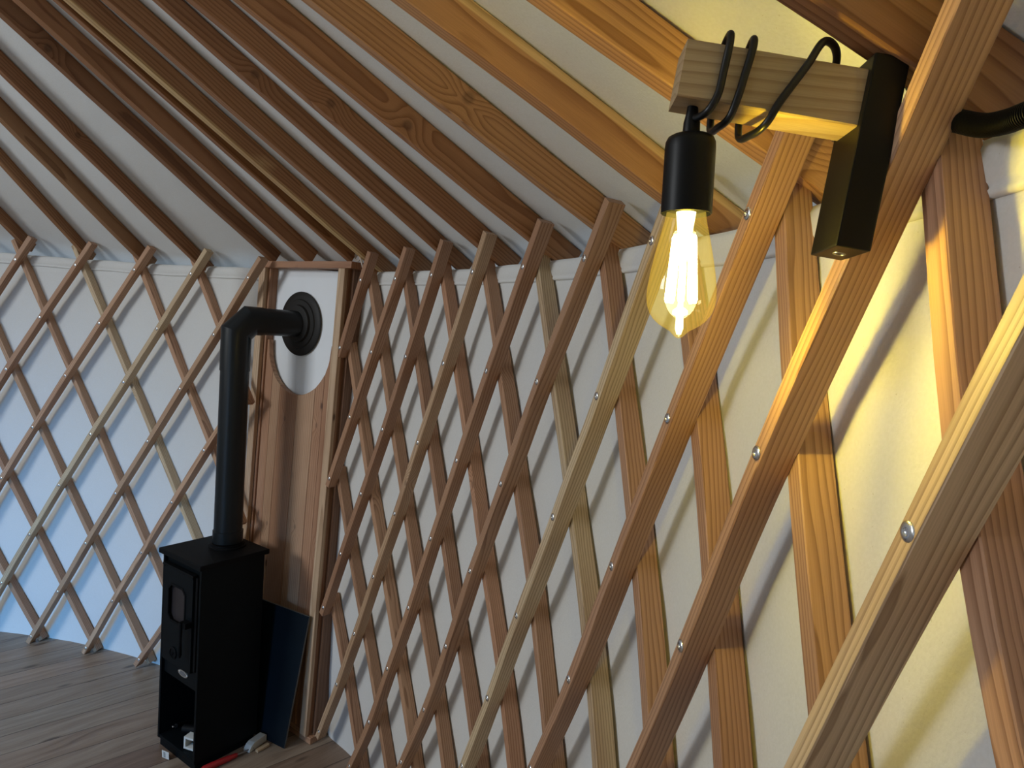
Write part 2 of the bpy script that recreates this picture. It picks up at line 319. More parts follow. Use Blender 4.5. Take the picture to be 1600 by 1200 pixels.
def rect_sweep(pts, wdirs, ddirs, w, d, ch=0.0012, wood_off=(0.03, 0.02, 0.0), tilt=(0.0, 0.0), tone=(0, 1, 0), knot=(9, 9, 9), rng=None, rough=0.0, band=0.0):
    """sweep a chamfered w x d rectangle along pts; carries the grain coordinates"""
    prof = []
    a, b = w/2, d/2
    for sx, sy in ((1, 1), (-1, 1), (-1, -1), (1, -1)):
        if sx*sy > 0: prof += [(sx*a, sy*(b-ch)), (sx*(a-ch), sy*b)]
        else: prof += [(sx*(a-ch), sy*b), (sx*a, sy*(b-ch))]
    if band:       # extra edge loops so a strip of sapwood can have a sharp border
        q = b-band
        prof = [(a, b-ch), (a-ch, b), (-a+ch, b), (-a, b-ch), (-a, q), (-a, q-0.0022), (-a, -q+0.0022), (-a, -q), (-a, -b+ch), (-a+ch, -b), (a-ch, -b), (a, -b+ch), (a, -q), (a, -q+0.0022), (a, q-0.0022), (a, q)]
    V, F, Wd = [], [], []
    s = 0.0; n = len(prof)
    for i, p in enumerate(pts):
        if i: s += (pts[i]-pts[i-1]).length
        for (x, y) in prof:
            jx = jy = 0.0
            if rough:
                jx = rough*mnoise.noise(Vector((s*5+wood_off[0]*90, 3.1*x/w, wood_off[1]*70)))
                jy = rough*mnoise.noise(Vector((s*5+wood_off[1]*80, 2.7*y/d, 7+wood_off[0]*70)))
            V.append(p + wdirs[i]*(x+jx) + ddirs[i]*(y+jy))
            Wd.append((x+wood_off[0]+s*tilt[0], y+wood_off[1]+s*tilt[1], s+wood_off[2]))
    for i in range(len(pts)-1):
        for j in range(n):
            F.append((i*n+j, i*n+(j+1) % n, (i+1)*n+(j+1) % n, (i+1)*n+j))
    F.append(tuple(reversed(range(n)))); F.append(tuple((len(pts)-1)*n+j for j in range(n)))
    me = mesh_from('piece', V, F)
    bm = bmesh.new(); bm.from_mesh(me); bmesh.ops.recalc_face_normals(bm, faces=bm.faces); bm.to_mesh(me); bm.free()
    set_attr(me, 'wood', Wd)
    set_attr(me, 'tone', [tone]*len(V))
    set_attr(me, 'knot', [(knot[0]+wood_off[0]+knot[2]*tilt[0], knot[1]+wood_off[1]+knot[2]*tilt[1], knot[2]+wood_off[2])]*len(V))
    return me

def straight(p0, p1, wdir, ddir, w, d, n=8, **kw):
    pts = [p0.lerp(p1, i/n) for i in range(n+1)]
    return rect_sweep(pts, [wdir]*(n+1), [ddir]*(n+1), w, d, **kw)

def bm_box(bm, c, X, Y, Z, sx, sy, sz):
    vs = [bm.verts.new(c + X*(sx/2*i) + Y*(sy/2*j) + Z*(sz/2*k)) for i in (-1, 1) for j in (-1, 1) for k in (-1, 1)]
    for f in ((0, 1, 3, 2), (4, 6, 7, 5), (0, 4, 5, 1), (2, 3, 7, 6), (0, 2, 6, 4), (1, 5, 7, 3)):
        bm.faces.new([vs[i] for i in f])

def bm_done(bm, bev=0.0, seg=2):
    bmesh.ops.recalc_face_normals(bm, faces=bm.faces)
    if bev:
        bmesh.ops.bevel(bm, geom=[e for e in bm.edges if len(e.link_faces) == 2 and e.calc_face_angle(0) > 0.5], offset=bev, segments=seg, affect='EDGES', profile=0.6)
        bmesh.ops.recalc_face_normals(bm, faces=bm.faces)
    me = bpy.data.meshes.new('part'); bm.to_mesh(me); bm.free(); return me

def box_mesh(c, X, Y, Z, sx, sy, sz, bev=0.002):
    bm = bmesh.new(); bm_box(bm, c, X, Y, Z, sx, sy, sz); return bm_done(bm, bev)

def bm_lathe(bm, o, ax, prof, seg=32, cap0=True, cap1=True):
    """prof: (distance along ax, radius)"""
    ax = ax.normalized(); u = ax.orthogonal().normalized(); v = ax.cross(u)
    rings = []
    for (h, r) in prof:
        rings.append([bm.verts.new(o + ax*h + (u*cos(2*PI*i/seg) + v*sin(2*PI*i/seg))*max(r, 1e-5)) for i in range(seg)])
    for a, b in zip(rings, rings[1:]):
        for i in range(seg): bm.faces.new((a[i], a[(i+1) % seg], b[(i+1) % seg], b[i]))
    if cap0: bm.faces.new(list(reversed(rings[0])))
    if cap1: bm.faces.new(rings[-1])

def lathe_mesh(o, ax, prof, seg=32, **kw):
    bm = bmesh.new(); bm_lathe(bm, o, ax, prof, seg, **kw); return bm_done(bm)

def catmull(P, n):
    out = []
    for i in range(len(P)-1):
        p0 = P[i-1] if i else P[0]*2-P[1]
        p1, p2 = P[i], P[i+1]
        p3 = P[i+2] if i+2 < len(P) else P[-1]*2-P[-2]
        for k in range(n):
            t = k/n
            out.append(0.5*((p1*2) + (p2-p0)*t + (p0*2-p1*5+p2*4-p3)*t*t + (p1*3-p0-p2*3+p3)*t*t*t))
    out.append(P[-1].copy()); return out

def tube_mesh(pts, rad, seg=12, radf=None):
    bm = bmesh.new(); n = len(pts); rings = []
    t0 = (pts[1]-pts[0]).normalized(); u = t0.orthogonal().normalized()
    for i, p in enumerate(pts):
        t = (pts[min(i+1, n-1)]-pts[max(i-1, 0)]).normalized()
        u = (u - t*u.dot(t)).normalized(); v = t.cross(u)
        r = rad if radf is None else radf(i)
        rings.append([bm.verts.new(p + (u*cos(2*PI*j/seg)+v*sin(2*PI*j/seg))*r) for j in range(seg)])
    for a, b in zip(rings, rings[1:]):
        for i in range(seg): bm.faces.new((a[i], a[(i+1) % seg], b[(i+1) % seg], b[i]))
    bm.faces.new(list(reversed(rings[0]))); bm.faces.new(rings[-1])
    return bm_done(bm)

EZ = Vector((0, 0, 1))
# ---------------------------------------------------------------- the setting
ZTOP = 1.906
def lerp_tab(tab, x):
    if x <= tab[0][0]: return tab[0][1]
    for (a, va), (b, vb) in zip(tab, tab[1:]):
        if x <= b:
            t = (x-a)/(b-a); t = t*t*(3-2*t); return va+(vb-va)*t
    return tab[-1][1]
WALL_R = [(-3.2, 3.029), (0.03, 3.029), (0.07, 3.058), (0.19, 3.058), (0.255, 2.907), (1.25, 2.907), (1.7, 3.029), (3.2, 3.029)]
BULGE = [(0.0, -0.006), (0.33, -0.022), (0.6, -0.031), (0.98, -0.0345), (1.37, -0.0275), (1.63, -0.016), (1.9, 0.0)]
WALL_Z = [(-0.80, 1.904), (-0.62, 1.894), (-0.5, 1.908), (0.0, 1.914), (0.3, 1.918), (0.8, 1.926)]
def wall_piece(name, t0, t1, n):
    V, F, nz = [], [], 26
    rows = [i/nz for i in range(nz+1)]
    for i in range(n+1):
        th = t0+(t1-t0)*i/n
        R0 = lerp_tab(WALL_R, th); zt = lerp_tab(WALL_Z, th) + 0.0035*mnoise.noise(Vector((th*16, 0, 2)))
        for q, f in enumerate(rows):
            z = f*zt
            sag = 0.0015 + 0.0045*mnoise.noise(Vector((th*7, z*1.6, 1.0))) + 0.0025*mnoise.noise(Vector((th*25, z*5, 4.0)))
            V.append(pol(th, R0+sag+lerp_tab(BULGE, z), z))
        V.append(pol(th, R0+0.012, zt+0.004)); V.append(pol(th, R0+0.03, zt-0.006))     # rolled-over top edge
    m = nz+3
    for i in range(n):
        for q in range(m-1): F.append((i*m+q, i*m+q+1, (i+1)*m+q+1, (i+1)*m+q))
    o = link(name, mesh_from(name, V, F), M['canvas'], smooth=180)
    # the stitched hem along the top
    V, F = [], []
    for i in range(n+1):
        th = t0+(t1-t0)*i/n
        R0 = lerp_tab(WALL_R, th); zt = lerp_tab(WALL_Z, th) + 0.0035*mnoise.noise(Vector((th*16, 0, 2)))
        for (dr, z) in ((0.004, zt-0.046), (-0.0035, zt-0.0455), (-0.0045, zt-0.040), (-0.002, zt-0.0375), (-0.0042, zt-0.033), (-0.004, zt-0.006), (0.002, zt+0.003), (0.014, zt+0.006)):
            V.append(pol(th, R0+dr+0.0045*mnoise.noise(Vector((th*7, z*1.6, 1.0)))-0.002, z))
    for i in range(n):
        for q in range(7): F.append((i*8+q, i*8+q+1, (i+1)*8+q+1, (i+1)*8+q))
    h = link('hem', mesh_from('hem', V, F), M['canvas'], parent=o, smooth=180)
    return struct(o)
wall_piece('wall_right', -1.55, 0.115, 190)
wall_piece('wall_left', 0.115, 1.6, 170)
DOOR0, DOOR1 = 3.42, 3.86           # doorway behind the camera, opposite the left lattice
wall_piece('wall_back', 1.6, DOOR0, 90)
wall_piece('wall_entry', DOOR1, 2*PI-1.55, 60)
# floor disc
bm = bmesh.new(); bm_lathe(bm, Vector((0, 0, -0.05)), EZ, [(0, 3.25), (0.05, 3.25)], 96)
struct(link('floor', bm_done(bm), M['floor']))
# roof canvas: cone with a dome hole in the middle
def rafter_tops(r):
    out = []
    for nm, th, ro, al, t, h, zt in RAFTERS:
        sl = (RB-r)/cos(al)
        out.append((th + math.atan(sin(ro)*cos(al)*sl/max(r, 0.4))*(1 if r > 1.0 else 0.6), zt + (h+0.0025)/cos(al) + (RB-r)*math.tan(al)))
    out.sort()
    z0, z1 = out[0][1], out[-1][1]
    return [(-3.3, (z0+z1)/2), (-1.1, z0)] + out + [(1.1, z1), (3.3, (z0+z1)/2)]
V, F = [], []; n, nr = 420, 30
radii = [3.16+(0.55-3.16)*q/nr for q in range(nr+1)]
tabs = [rafter_tops(r) for r in radii]
def lin(tab, x):
    for (a, va), (b, vb) in zip(tab, tab[1:]):
        if a <= x <= b: return va if b-a < 1e-9 else va+(vb-va)*(x-a)/(b-a)
    return tab[-1][1]
for i in range(n):
    th = 2*PI*i/n-PI
    V.append(pol(th, 3.17, 1.45)); V.append(pol(th, 3.165, lin(tabs[0], th)-0.05))       # unseen skirt added outside the wall to shut sky light out of the gap
    for r, tb in zip(radii, tabs):
        V.append(pol(th, r, lin(tb, th) + 0.002*mnoise.noise(Vector((th*9, r*3, 0)))))
mm = nr+3
for i in range(n):
    for q in range(mm-1):
        j = (i+1) % n; F.append((i*mm+q, j*mm+q, j*mm+q+1, i*mm+q+1))
struct(link('ceiling', mesh_from('ceiling', V, F), M['roof'], smooth=180))

# ---------------------------------------------------------------- lattice walls
SW, SD = 0.0240, 0.0365
def slat_object(lat, nodes, layer, top_ext, bot_ext, tone, seed, label=None, zmin=0.004, bolts=True, width=SW):
    """nodes: list of (th, r, z) top to bottom; layer 0 = room side, 1 = canvas side"""
    rng = random.Random(seed)
    P = [pol(t, r + SD*0.5 + layer*(SD+0.0006), z) for t, r, z in nodes]
    if len(P) < 2: return None
    top = P[0] + (P[0]-P[1])*top_ext
    bot = P[-1] + (P[-1]-P[-2])*bot_ext
    if bot.z < zmin:
        d = P[-1]-P[-2]; bot = P[-1] + d*((zmin-P[-1].z)/d.z)
    pts = catmull([top]+P+[bot], 5)
    wd, dd = [], []
    for i, p in enumerate(pts):
        t = (pts[min(i+1, len(pts)-1)]-pts[max(i-1, 0)]).normalized()
        er = Vector((p.x, p.y, 0)).normalized(); er = (er - t*er.dot(t)).normalized()
        dd.append(er); wd.append(t.cross(er))
    kn = (9, 9, 9)
    if tone[2] > 0: kn = (rng.uniform(-0.006, 0.006), -SD/2, rng.uniform(0.3, 1.5))
    me = rect_sweep(pts, wd, dd, width, SD, ch=0.0011, wood_off=(rng.uniform(-0.05, 0.05), rng.uniform(0.01, 0.06), rng.uniform(0, 9)),
                    tilt=(rng.uniform(-0.004, 0.004), rng.uniform(-0.004, 0.004)), tone=tone, knot=kn, rough=0.0016)
    o = link('slat', me, M['slat'], parent=lat)
    if label: o['label'] = label
    if layer == 0 and bolts:
        for (t, r, z) in nodes:
            if z < 0.02 or (seed == 108 and z > 1.8): continue
            c = pol(t, r-0.0004, z); ax = -Vector((cos(t), sin(t), 0))
            me = lathe_mesh(c, ax, [(-0.0004, 0.0078), (0.0003, 0.0076), (0.0013, 0.0062), (0.0018, 0.0040), (0.0017, 0.0030), (0.0006, 0.0025), (0.0006, 0.0008)], 16)
            link('bolt', me, M['chrome'], parent=o, smooth=50)
    return o

def rtone(seed, pale=0.0, br=1.0, kn=None):
    r = random.Random(seed*7+3)
    return (max(0, min(1, pale+r.uniform(0, 0.16))), br*r.uniform(0.86, 1.1), (1 if r.random() < 0.35 else 0) if kn is None else kn)

NR = {i: list(v) for i, v in NODES_RIGHT.items()}
NR[8][0] = (-0.7495, 2.9528, 1.8851)
NR[9][0] = (-0.8215, 2.9528, 1.8823)
for i in (10, 11, 12):
    NR[i] = [(NR[9][j][0]-0.088*(i-9), NR[9][j][1], NR[9][j][2]) for j in range(8)]
lat_r = thing('lattice_wall', 'long lattice of crossed fir slats on the right wall, running from the flue frame past the lamp', 'lattice', pol(-0.4, RB, 0.0))
for i in range(0, 13):
    js = [j for j in range(8) if i-j/2 >= -0.5]
    pale = {6: 0.95, 3: 0.35, 9: 0.75, 8: 0.15}.get(i, 0.0)
    br = {0: 0.9, 1: 0.9, 2: 0.88, 4: 0.88, 7: 0.92}.get(i, 1.0)
    lab = {6: 'pale cream slat', 9: 'pale slat nearest the camera'}.get(i)
    slat_object(lat_r, [NR[i][j] for j in js], 0, 0.52 if i == 8 else 0.40, 0.13, rtone(100+i, pale, br), 100+i, lab, bolts=i <= 9, width={7: 0.0215, 8: 0.0190, 9: 0.0185, 10: 0.0185}.get(i, SW))
for k in range(-4, 13):
    js = [j for j in range(8) if k+j/2 >= -0.5 and 0 <= k+j <= 12]
    if len(js) < 2: continue
    pale = {4: 0.85, -1: 0.1}.get(k, 0.0)
    slat_object(lat_r, [NR[k+j][j] for j in js], 1, 0.10 if k == 8 else 0.26 if k >= 0 else 0.14, 0.12, rtone(150+k, pale, 0.95), 150+k, 'pale yellow slat' if k == 4 else None)
# stub of the last crossed slat
t, r, z = NR[3][7]

NL = {i: list(v) for i, v in NODES_LEFT.items()}
lat_l = thing('lattice_wall', 'lattice of crossed fir slats on the left wall, behind the black stove', 'lattice', pol(0.55, 2.83, 0.0))
for i in range(-4, 8):
    js = [j for j in range(8) if i-j/2 <= 4.0]
    if len(js) < 2: continue
    pale = {3: 0.9, 4: 0.25, 2: 0.1}.get(i, 0.05)
    slat_object(lat_l, [NL[i][j] for j in js], 0, 0.42 if i < 4 else 0.33 if i == 4 else 0.04, 0.14, rtone(200+i, pale, 1.0), 200+i, 'pale cream slat' if i == 3 else None, bolts=i >= 0, width=0.0225)
for k in range(-11, 4):
    js = [j for j in range(8) if k+j/2 <= 4.0 and -4 <= k+j <= 7]
    if len(js) < 2: continue
    pale = {1: 0.85, -1: 0.2}.get(k, 0.05)
    slat_object(lat_l, [NL[k+j][j] for j in js], 1, 0.36, 0.12 if k < 1 else 0.02, rtone(250+k, pale, 0.95), 250+k, 'pale cream slat' if k == 1 else None, width=0.0225)

# ---------------------------------------------------------------- roof rafters
RLAB = {
 'L0': 'short stretch of dark rafter at the left edge, over the leftmost lattice crossing',
 'L1': 'dark rafter over the second lattice crossing from the left edge',
 'L2': 'dark rafter over the third lattice crossing from the left edge',
 'L3': 'dark rafter over the pale slat\'s crossing, last one left of the flue frame',
 'E': 'dark knotted rafter landing on the left end of the flue frame\'s top rail',
 'F': 'brown rafter landing on the middle of the flue frame\'s top rail',
 'G': 'narrow dark rafter squeezed close against the pale-edged one above the flue frame',
 'H': 'brown rafter with a pale sapwood underside, beside the flue frame\'s right post',
 'R1': 'reddish rafter over the second crossing right of the flue frame',
 'R2': 'reddish fine-grained rafter over the third crossing right of the flue frame',
 'R3': 'rafter over the fourth crossing right of the flue frame, small knot near the top',
 'R4': 'orange-brown rafter just left of the one with the big dark knot',
 'R5': 'orange rafter with one big dark round knot and swirling grain',
 'R6': 'orange rafter with a bright yellow sapwood edge, passing behind the lamp socket',
 'R7': 'orange rafter passing behind the lamp\'s wooden arm',
 'R8': 'wide brown rafter at the top right, above the black lamp bracket',
}
RT = {'L0': (0.1, 0.62), 'L1': (0.15, 0.66), 'L2': (0.25, 0.62), 'L3': (0, 0.60), 'E': (0, 0.52), 'F': (0, 0.66), 'G': (0, 0.62), 'H': (0.1, 0.70),
      'R1': (0.05, 0.70), 'R2': (0, 0.66), 'R3': (0, 0.74), 'R4': (0.05, 0.84), 'R5': (0.22, 0.95), 'R6': (0.2, 1.0), 'R7': (0.25, 1.0), 'R8': (0, 0.66)}
RK = {'R5': (0.31, 0.040), 'R4': (0.36, 0.024), 'E': (1.02, 0.018), 'L3': (0.77, 0.03), 'R2': (0.66, 0.026), 'R7': (-0.05, 0.038), 'R3': (0.5, 0.03)}
for ri, (nm, th, ro, al, t, h, zt) in enumerate(RAFTERS):
    er = Vector((cos(th), sin(th), 0)); et = Vector((-sin(th), cos(th), 0))
    dr = -(er*cos(ro)) + et*sin(ro); d = dr*cos(al)+EZ*sin(al)
    tt = EZ.cross(-dr); nn = d.cross(-tt)
    if nn.z < 0: nn = -nn
    a = er*RB + EZ*zt + nn*(h/2)
    s0, s1 = (0.002 if nm in 'EFG' else 0.036 if nm[0] == 'L' else -0.152), 1.9
    rng = random.Random(300+ri)
    n = 40
    pts = [a + d*(s0+(s1-s0)*i/n) for i in range(n+1)]
    pale, br = RT[nm]
    kn = (9, 9, 9); kon = 0
    if nm in RK: kn = (-t/2, RK[nm][1]-h/2, RK[nm][0]-s0); kon = 1
    off = {'R5': (0.018, -0.010), 'R6': (-0.09, 0.03), 'R8': (-0.06, 0.05), 'R7': (0.03, 0.02)}.get(nm, (rng.uniform(-0.08, 0.08), rng.uniform(-0.05, 0.07)))
    me = rect_sweep(pts, [tt]*(n+1), [nn]*(n+1), t, h, ch=0.0015, wood_off=(off[0], off[1], rng.uniform(0, 5)),
                    tilt=(rng.uniform(-0.015, 0.015), rng.uniform(-0.02, 0.02)), tone=(pale, br, kon), knot=kn, rough=0.0022, band={'H': 0.006, 'R6': 0.012}.get(nm, 0.0))
    # per-vertex sapwood: pale underside of one rafter, pale upper edge of another
    if nm in ('H', 'R6', 'G', 'E', 'F'):
        tn = me.attributes['tone'].data
        for i, v in enumerate(me.vertices):
            rel = v.co - (a + d*((v.co-a).dot(d)))
            y = rel.dot(nn)
            if nm == 'H' and y < -h/2+0.0075: tn[i].vector = (1.0, 0.95, 0)
            if nm == 'R6' and y > h/2-0.0135: tn[i].vector = (1.0, 1.15, 0)
    tag(link('rafter', me, M['rafter'], base=er*RB+EZ*zt), RLAB[nm], 'rafter', 'roof rafters')

# ---------------------------------------------------------------- flue frame (wooden panel the stove pipe goes out through)
AZP = 0.15
PN = Vector((-cos(AZP), -sin(AZP), 0)); PT = Vector((-sin(AZP), cos(AZP), 0)); B0 = Vector((2.9188, 0.14, 0))
LEAN = 0.046
PU = (EZ - PT*LEAN).normalized(); PX = (PT + EZ*LEAN).normalized()
def PP(t, z, rec=0.0):                     # t across (left +), z up, rec = depth behind the front plane
    return B0 + PT*(t - LEAN*z) + EZ*z - PN*rec
frame = thing('flue_frame', 'tall wooden frame behind the stove with a white panel where the flue goes out', 'frame', PP(0.25, 0, 0.05))
def lumber(name, p0, p1, w, d, wd, dd, pale, br, seed, mat='board', label=None, parent=None, kn=0):
    rng = random.Random(seed)
    me = straight(p0, p1, wd, dd, w, d, n=14, wood_off=(rng.uniform(-0.06, 0.06), rng.uniform(0.01, 0.06), rng.uniform(0, 9)),
                  tilt=(rng.uniform(-0.01, 0.01), rng.uniform(-0.01, 0.01)), tone=(pale, br, 1 if kn else 0), knot=(kn if kn else (9, 9, 9)), rough=0.0012)
    o = link(name, me, M[mat], parent=parent or frame)
    if label: o['label'] = label
    return o
TR, TL, HT = -0.016, 0.532, 1.925          # outer faces of the posts, height under the top rail
# posts: pale front strips on reddish studs
lumber('post', PP(TR+0.019, 0.03, 0.009), PP(TR+0.019, HT, 0.009), 0.037, 0.018, PX, PN, 1.0, 1.0, 401, label='pale right front strip')
lumber('post', PP(TL-0.021, 0.0, 0.009), PP(TL-0.021, HT, 0.009), 0.042, 0.018, PX, PN, 0.95, 1.0, 402, label='pale left front strip')
lumber('stud', PP(TR+0.025, 0.0, 0.063), PP(TR+0.025, HT, 0.063), 0.046, 0.088, PX, PN, 0.0, 0.72, 403, label='reddish stud behind the right strip')
lumber('stud', PP(TL-0.028, 0.0, 0.063), PP(TL-0.028, HT, 0.063), 0.054, 0.088, PX, PN, 0.0, 0.80, 404, label='reddish stud behind the left strip')
lumber('side_board', PP(TR-0.008, 0.02, 0.064), PP(TR-0.008, HT, 0.064), 0.012, 0.060, PX, PN, 0.0, 0.42, 405, label='dark brown right side board')
lumber('top_rail', PP(TR-0.040, HT+0.010, 0.050), PP(TL+0.012, HT+0.012, 0.050), 0.026, 0.108, PU, PN, 0.0, 0.86, 406)
lumber('bottom_sill', PP(TR-0.022, 0.014, 0.045), PP(TL, 0.014, 0.045), 0.026, 0.070, PU, PN, 0.15, 0.9, 407)
me = box_mesh(PP(TR-0.026, 0.93, 0.105), PX, PN, PU, 0.012, 0.016, 1.80, 0.001)
link('edge_trim', me, M['pale_edge'], parent=frame)
# white insulating panel in the upper part
me = box_mesh(PP(0.258, 1.55, 0.061), PX, PN, PU, 0.445, 0.012, 0.75, 0.001)
link('white_panel', me, M['white_board'], parent=frame)
# plank panel with the round cut-out: boards side by side, each with its own piece of the curve
CX, CZ, CR = 0.258, 1.610, 0.203
edges = [TR+0.050, TR+0.098, TR+0.150, TR+0.262, TR+0.382, TR+0.440, TL-0.055]
def cut(t):
    u = t-CX
    return CZ+0.012 if abs(u) >= CR else CZ - math.sqrt(max(0, CR*CR-u*u))
for bi, (ta, tb) in enumerate(zip(edges, edges[1:])):
    rng = random.Random(420+bi)
    ta2, tb2 = ta+0.0010, tb-0.0010
    ncol = max(4, int((tb2-ta2)/0.006)); cols = [ta2+(tb2-ta2)*i/ncol for i in range(ncol+1)]
    V, F, Wd = [], [], []; nrow = 12
    o0 = (rng.uniform(-0.1, 0.1), rng.uniform(0.02, 0.06), rng.uniform(0, 5))
    for rec in (0.026, 0.046):
        for c in cols:
            for q in range(nrow+1):
                z = 0.03 + (cut(c)-0.03)*q/nrow
                V.append(PP(c, z, rec + (0.0015 if c in (cols[0], cols[-1]) and rec < 0.03 else 0)))
                Wd.append((c+o0[0], rec+o0[1], z+o0[2]))
    m = nrow+1; off = (ncol+1)*m
    for i in range(ncol):
        for q in range(nrow):
            F.append((i*m+q, i*m+q+1, (i+1)*m+q+1, (i+1)*m+q)); F.append((off+i*m+q, off+(i+1)*m+q, off+(i+1)*m+q+1, off+i*m+q+1))
        F.append((i*m+nrow, off+i*m+nrow, off+(i+1)*m+nrow, (i+1)*m+nrow)); F.append((i*m, (i+1)*m, off+(i+1)*m, off+i*m))
    for q in range(nrow):
        F.append((q, off+q, off+q+1, q+1)); i = ncol*m; F.append((i+q, i+q+1, off+i+q+1, off+i+q))
    me = mesh_from('plank', V, F)
    bm = bmesh.new(); bm.from_mesh(me); bmesh.ops.recalc_face_normals(bm, faces=bm.faces); bm.to_mesh(me); bm.free()
    set_attr(me, 'wood', Wd)
    pl = [0.0, 0.12, 0.45, 0.05, 0.4, 0.1][bi]; br = [0.85, 0.92, 0.95, 0.84, 0.95, 0.95][bi]
    set_attr(me, 'tone', [(pl, br, 1)]*len(V))
    kz = [0.80, 1.3, 0.86, 1.30, 0.83, 0.82][bi]
    set_attr(me, 'knot', [((ta+tb)/2+o0[0]+rng.uniform(-.012, .012), 0.026+o0[1], kz+o0[2])]*len(V))
    link('plank', me, M['board'], parent=frame)

# ---------------------------------------------------------------- stove
AZ = 0.1675
SO = Vector((2.5014, 0.352, 0)); SY = Vector((cos(AZ), sin(AZ), 0)); SX = Vector((sin(AZ), -cos(AZ), 0))
def ST(x, y, z): return SO + SX*x + SY*y + EZ*(z+0.02)
WD, DP, HH = 0.2666, 0.2627, 0.761
stove = thing('wood_stove', 'tall narrow black steel wood stove standing on the plank floor', 'stove', ST(0, DP/2, -0.02))
bm = bmesh.new()
tk = 0.012
bm_box(bm, ST(-WD/2+tk/2, DP/2, HH/2+0.006), SX, SY, EZ, tk, DP, HH-0.012)         # side sheets
bm_box(bm, ST(WD/2-tk/2, DP/2, HH/2+0.006), SX, SY, EZ, tk, DP, HH-0.012)
bm_box(bm, ST(0, DP-0.006, HH/2+0.006), SX, SY, EZ, WD-2*tk, 0.012, HH-0.012)      # back
bm_box(bm, ST(0, DP/2, 0.018), SX, SY, EZ, WD-2*tk, DP-0.004, 0.014)               # floor of the log space
bm_box(bm, ST(0, DP/2, 0.288), SX, SY, EZ, WD-2*tk, DP-0.026, 0.012)               # shelf over the log space
bm_box(bm, ST(0, 0.018, (0.282+HH)/2), SX, SY, EZ, WD-2*tk, 0.012, HH-0.290)       # front sheet
link('body', bm_done(bm, 0.0016), M['stove'], parent=stove)
link('top_plate', box_mesh(ST(0, DP/2, HH+0.010), SX, SY, EZ, WD+0.026, DP+0.026, 0.020, 0.004), M['stove_cast'], parent=stove)
link('base', box_mesh(ST(0, DP/2, -0.004), SX, SY, EZ, WD-0.016, DP-0.016, 0.031, 0.001), M['stove'], parent=stove)
# door: plate with an eight-sided window
def octo(cx, cz, hw, hh, c): return [(cx-hw+c, cz-hh), (cx+hw-c, cz-hh), (cx+hw, cz-hh+c), (cx+hw, cz+hh-c), (cx+hw-c, cz+hh), (cx-hw+c, cz+hh), (cx-hw, cz+hh-c), (cx-hw, cz-hh+c)]
def ring_plate(outer, inner, y0, y1):
    bm = bmesh.new(); n = len(outer)
    vo0 = [bm.verts.new(ST(x, y0, z)) for x, z in outer]; vi0 = [bm.verts.new(ST(x, y0, z)) for x, z in inner]
    vo1 = [bm.verts.new(ST(x, y1, z)) for x, z in outer]; vi1 = [bm.verts.new(ST(x, y1, z)) for x, z in inner]
    for i in range(n):
        j = (i+1) % n
        bm.faces.new((vo0[i], vo0[j], vi0[j], vi0[i])); bm.faces.new((vo1[i], vi1[i], vi1[j], vo1[j]))
        bm.faces.new((vo0[i], vo1[i], vo1[j], vo0[j])); bm.faces.new((vi0[i], vi0[j], vi1[j], vi1[i]))
    return bm_done(bm, 0.0012)
DC = (-0.006, 0.536)
win = octo(-0.013, 0.590, 0.060, 0.072, 0.020)
door = link('door', ring_plate(octo(DC[0], DC[1], 0.100, 0.184, 0.006), win, -0.008, 0.012), M['stove'], parent=stove)
link('window_rim', ring_plate(octo(-0.013, 0.590, 0.063, 0.075, 0.021), octo(-0.013, 0.590, 0.055, 0.067, 0.018), -0.0105, -0.004), M['stove_cast'], parent=door)
bm = bmesh.new(); bm.faces.new([bm.verts.new(ST(x, 0.004, z)) for x, z in octo(-0.013, 0.590, 0.061, 0.073, 0.020)])
link('window_glass', bm_done(bm), M['glass_dark'], parent=door)
bm = bmesh.new()
bm_box(bm, ST(0.078, -0.020, 0.545), SX, SY, EZ, 0.034, 0.026, 0.022)
bm_lathe(bm, ST(0.070, -0.036, 0.556), -EZ, [(0, 0.006), (0.02, 0.0075), (0.07, 0.005), (0.125, 0.0075), (0.135, 0.004)], 16)
link('handle', bm_done(bm), M['stove_cast'], parent=door, smooth=40)
link('hinge_strip', box_mesh(ST(0.108, 0.002, 0.545), SX, SY, EZ, 0.014, 0.008, 0.36, 0.001), M['stove_cast'], parent=stove)
link('door_lip', box_mesh(ST(-0.006, -0.004, 0.728), SX, SY, EZ, 0.212, 0.018, 0.010, 0.002), M['stove_cast'], parent=stove)
# round air control with a raised flame mark
bm = bmesh.new()
bm_lathe(bm, ST(-0.023, -0.008, 0.398), -SY, [(0, 0.024), (0.004, 0.024), (0.006, 0.021), (0.006, 0.017), (0.003, 0.016), (0.003, 0.004)], 28)
for (x, z, w, hgt) in ((-0.004, -0.002, 0.008, 0.022), (0.005, 0.002, 0.006, 0.014)):
    bm_lathe(bm, ST(-0.023+x, -0.011, 0.398+z-hgt/2), EZ, [(0, w*0.25), (hgt*0.35, w*0.5), (hgt*0.8, w*0.2), (hgt, 0.0003)], 10)
link('air_control', bm_done(bm), M['stove_cast'], parent=stove, smooth=40)
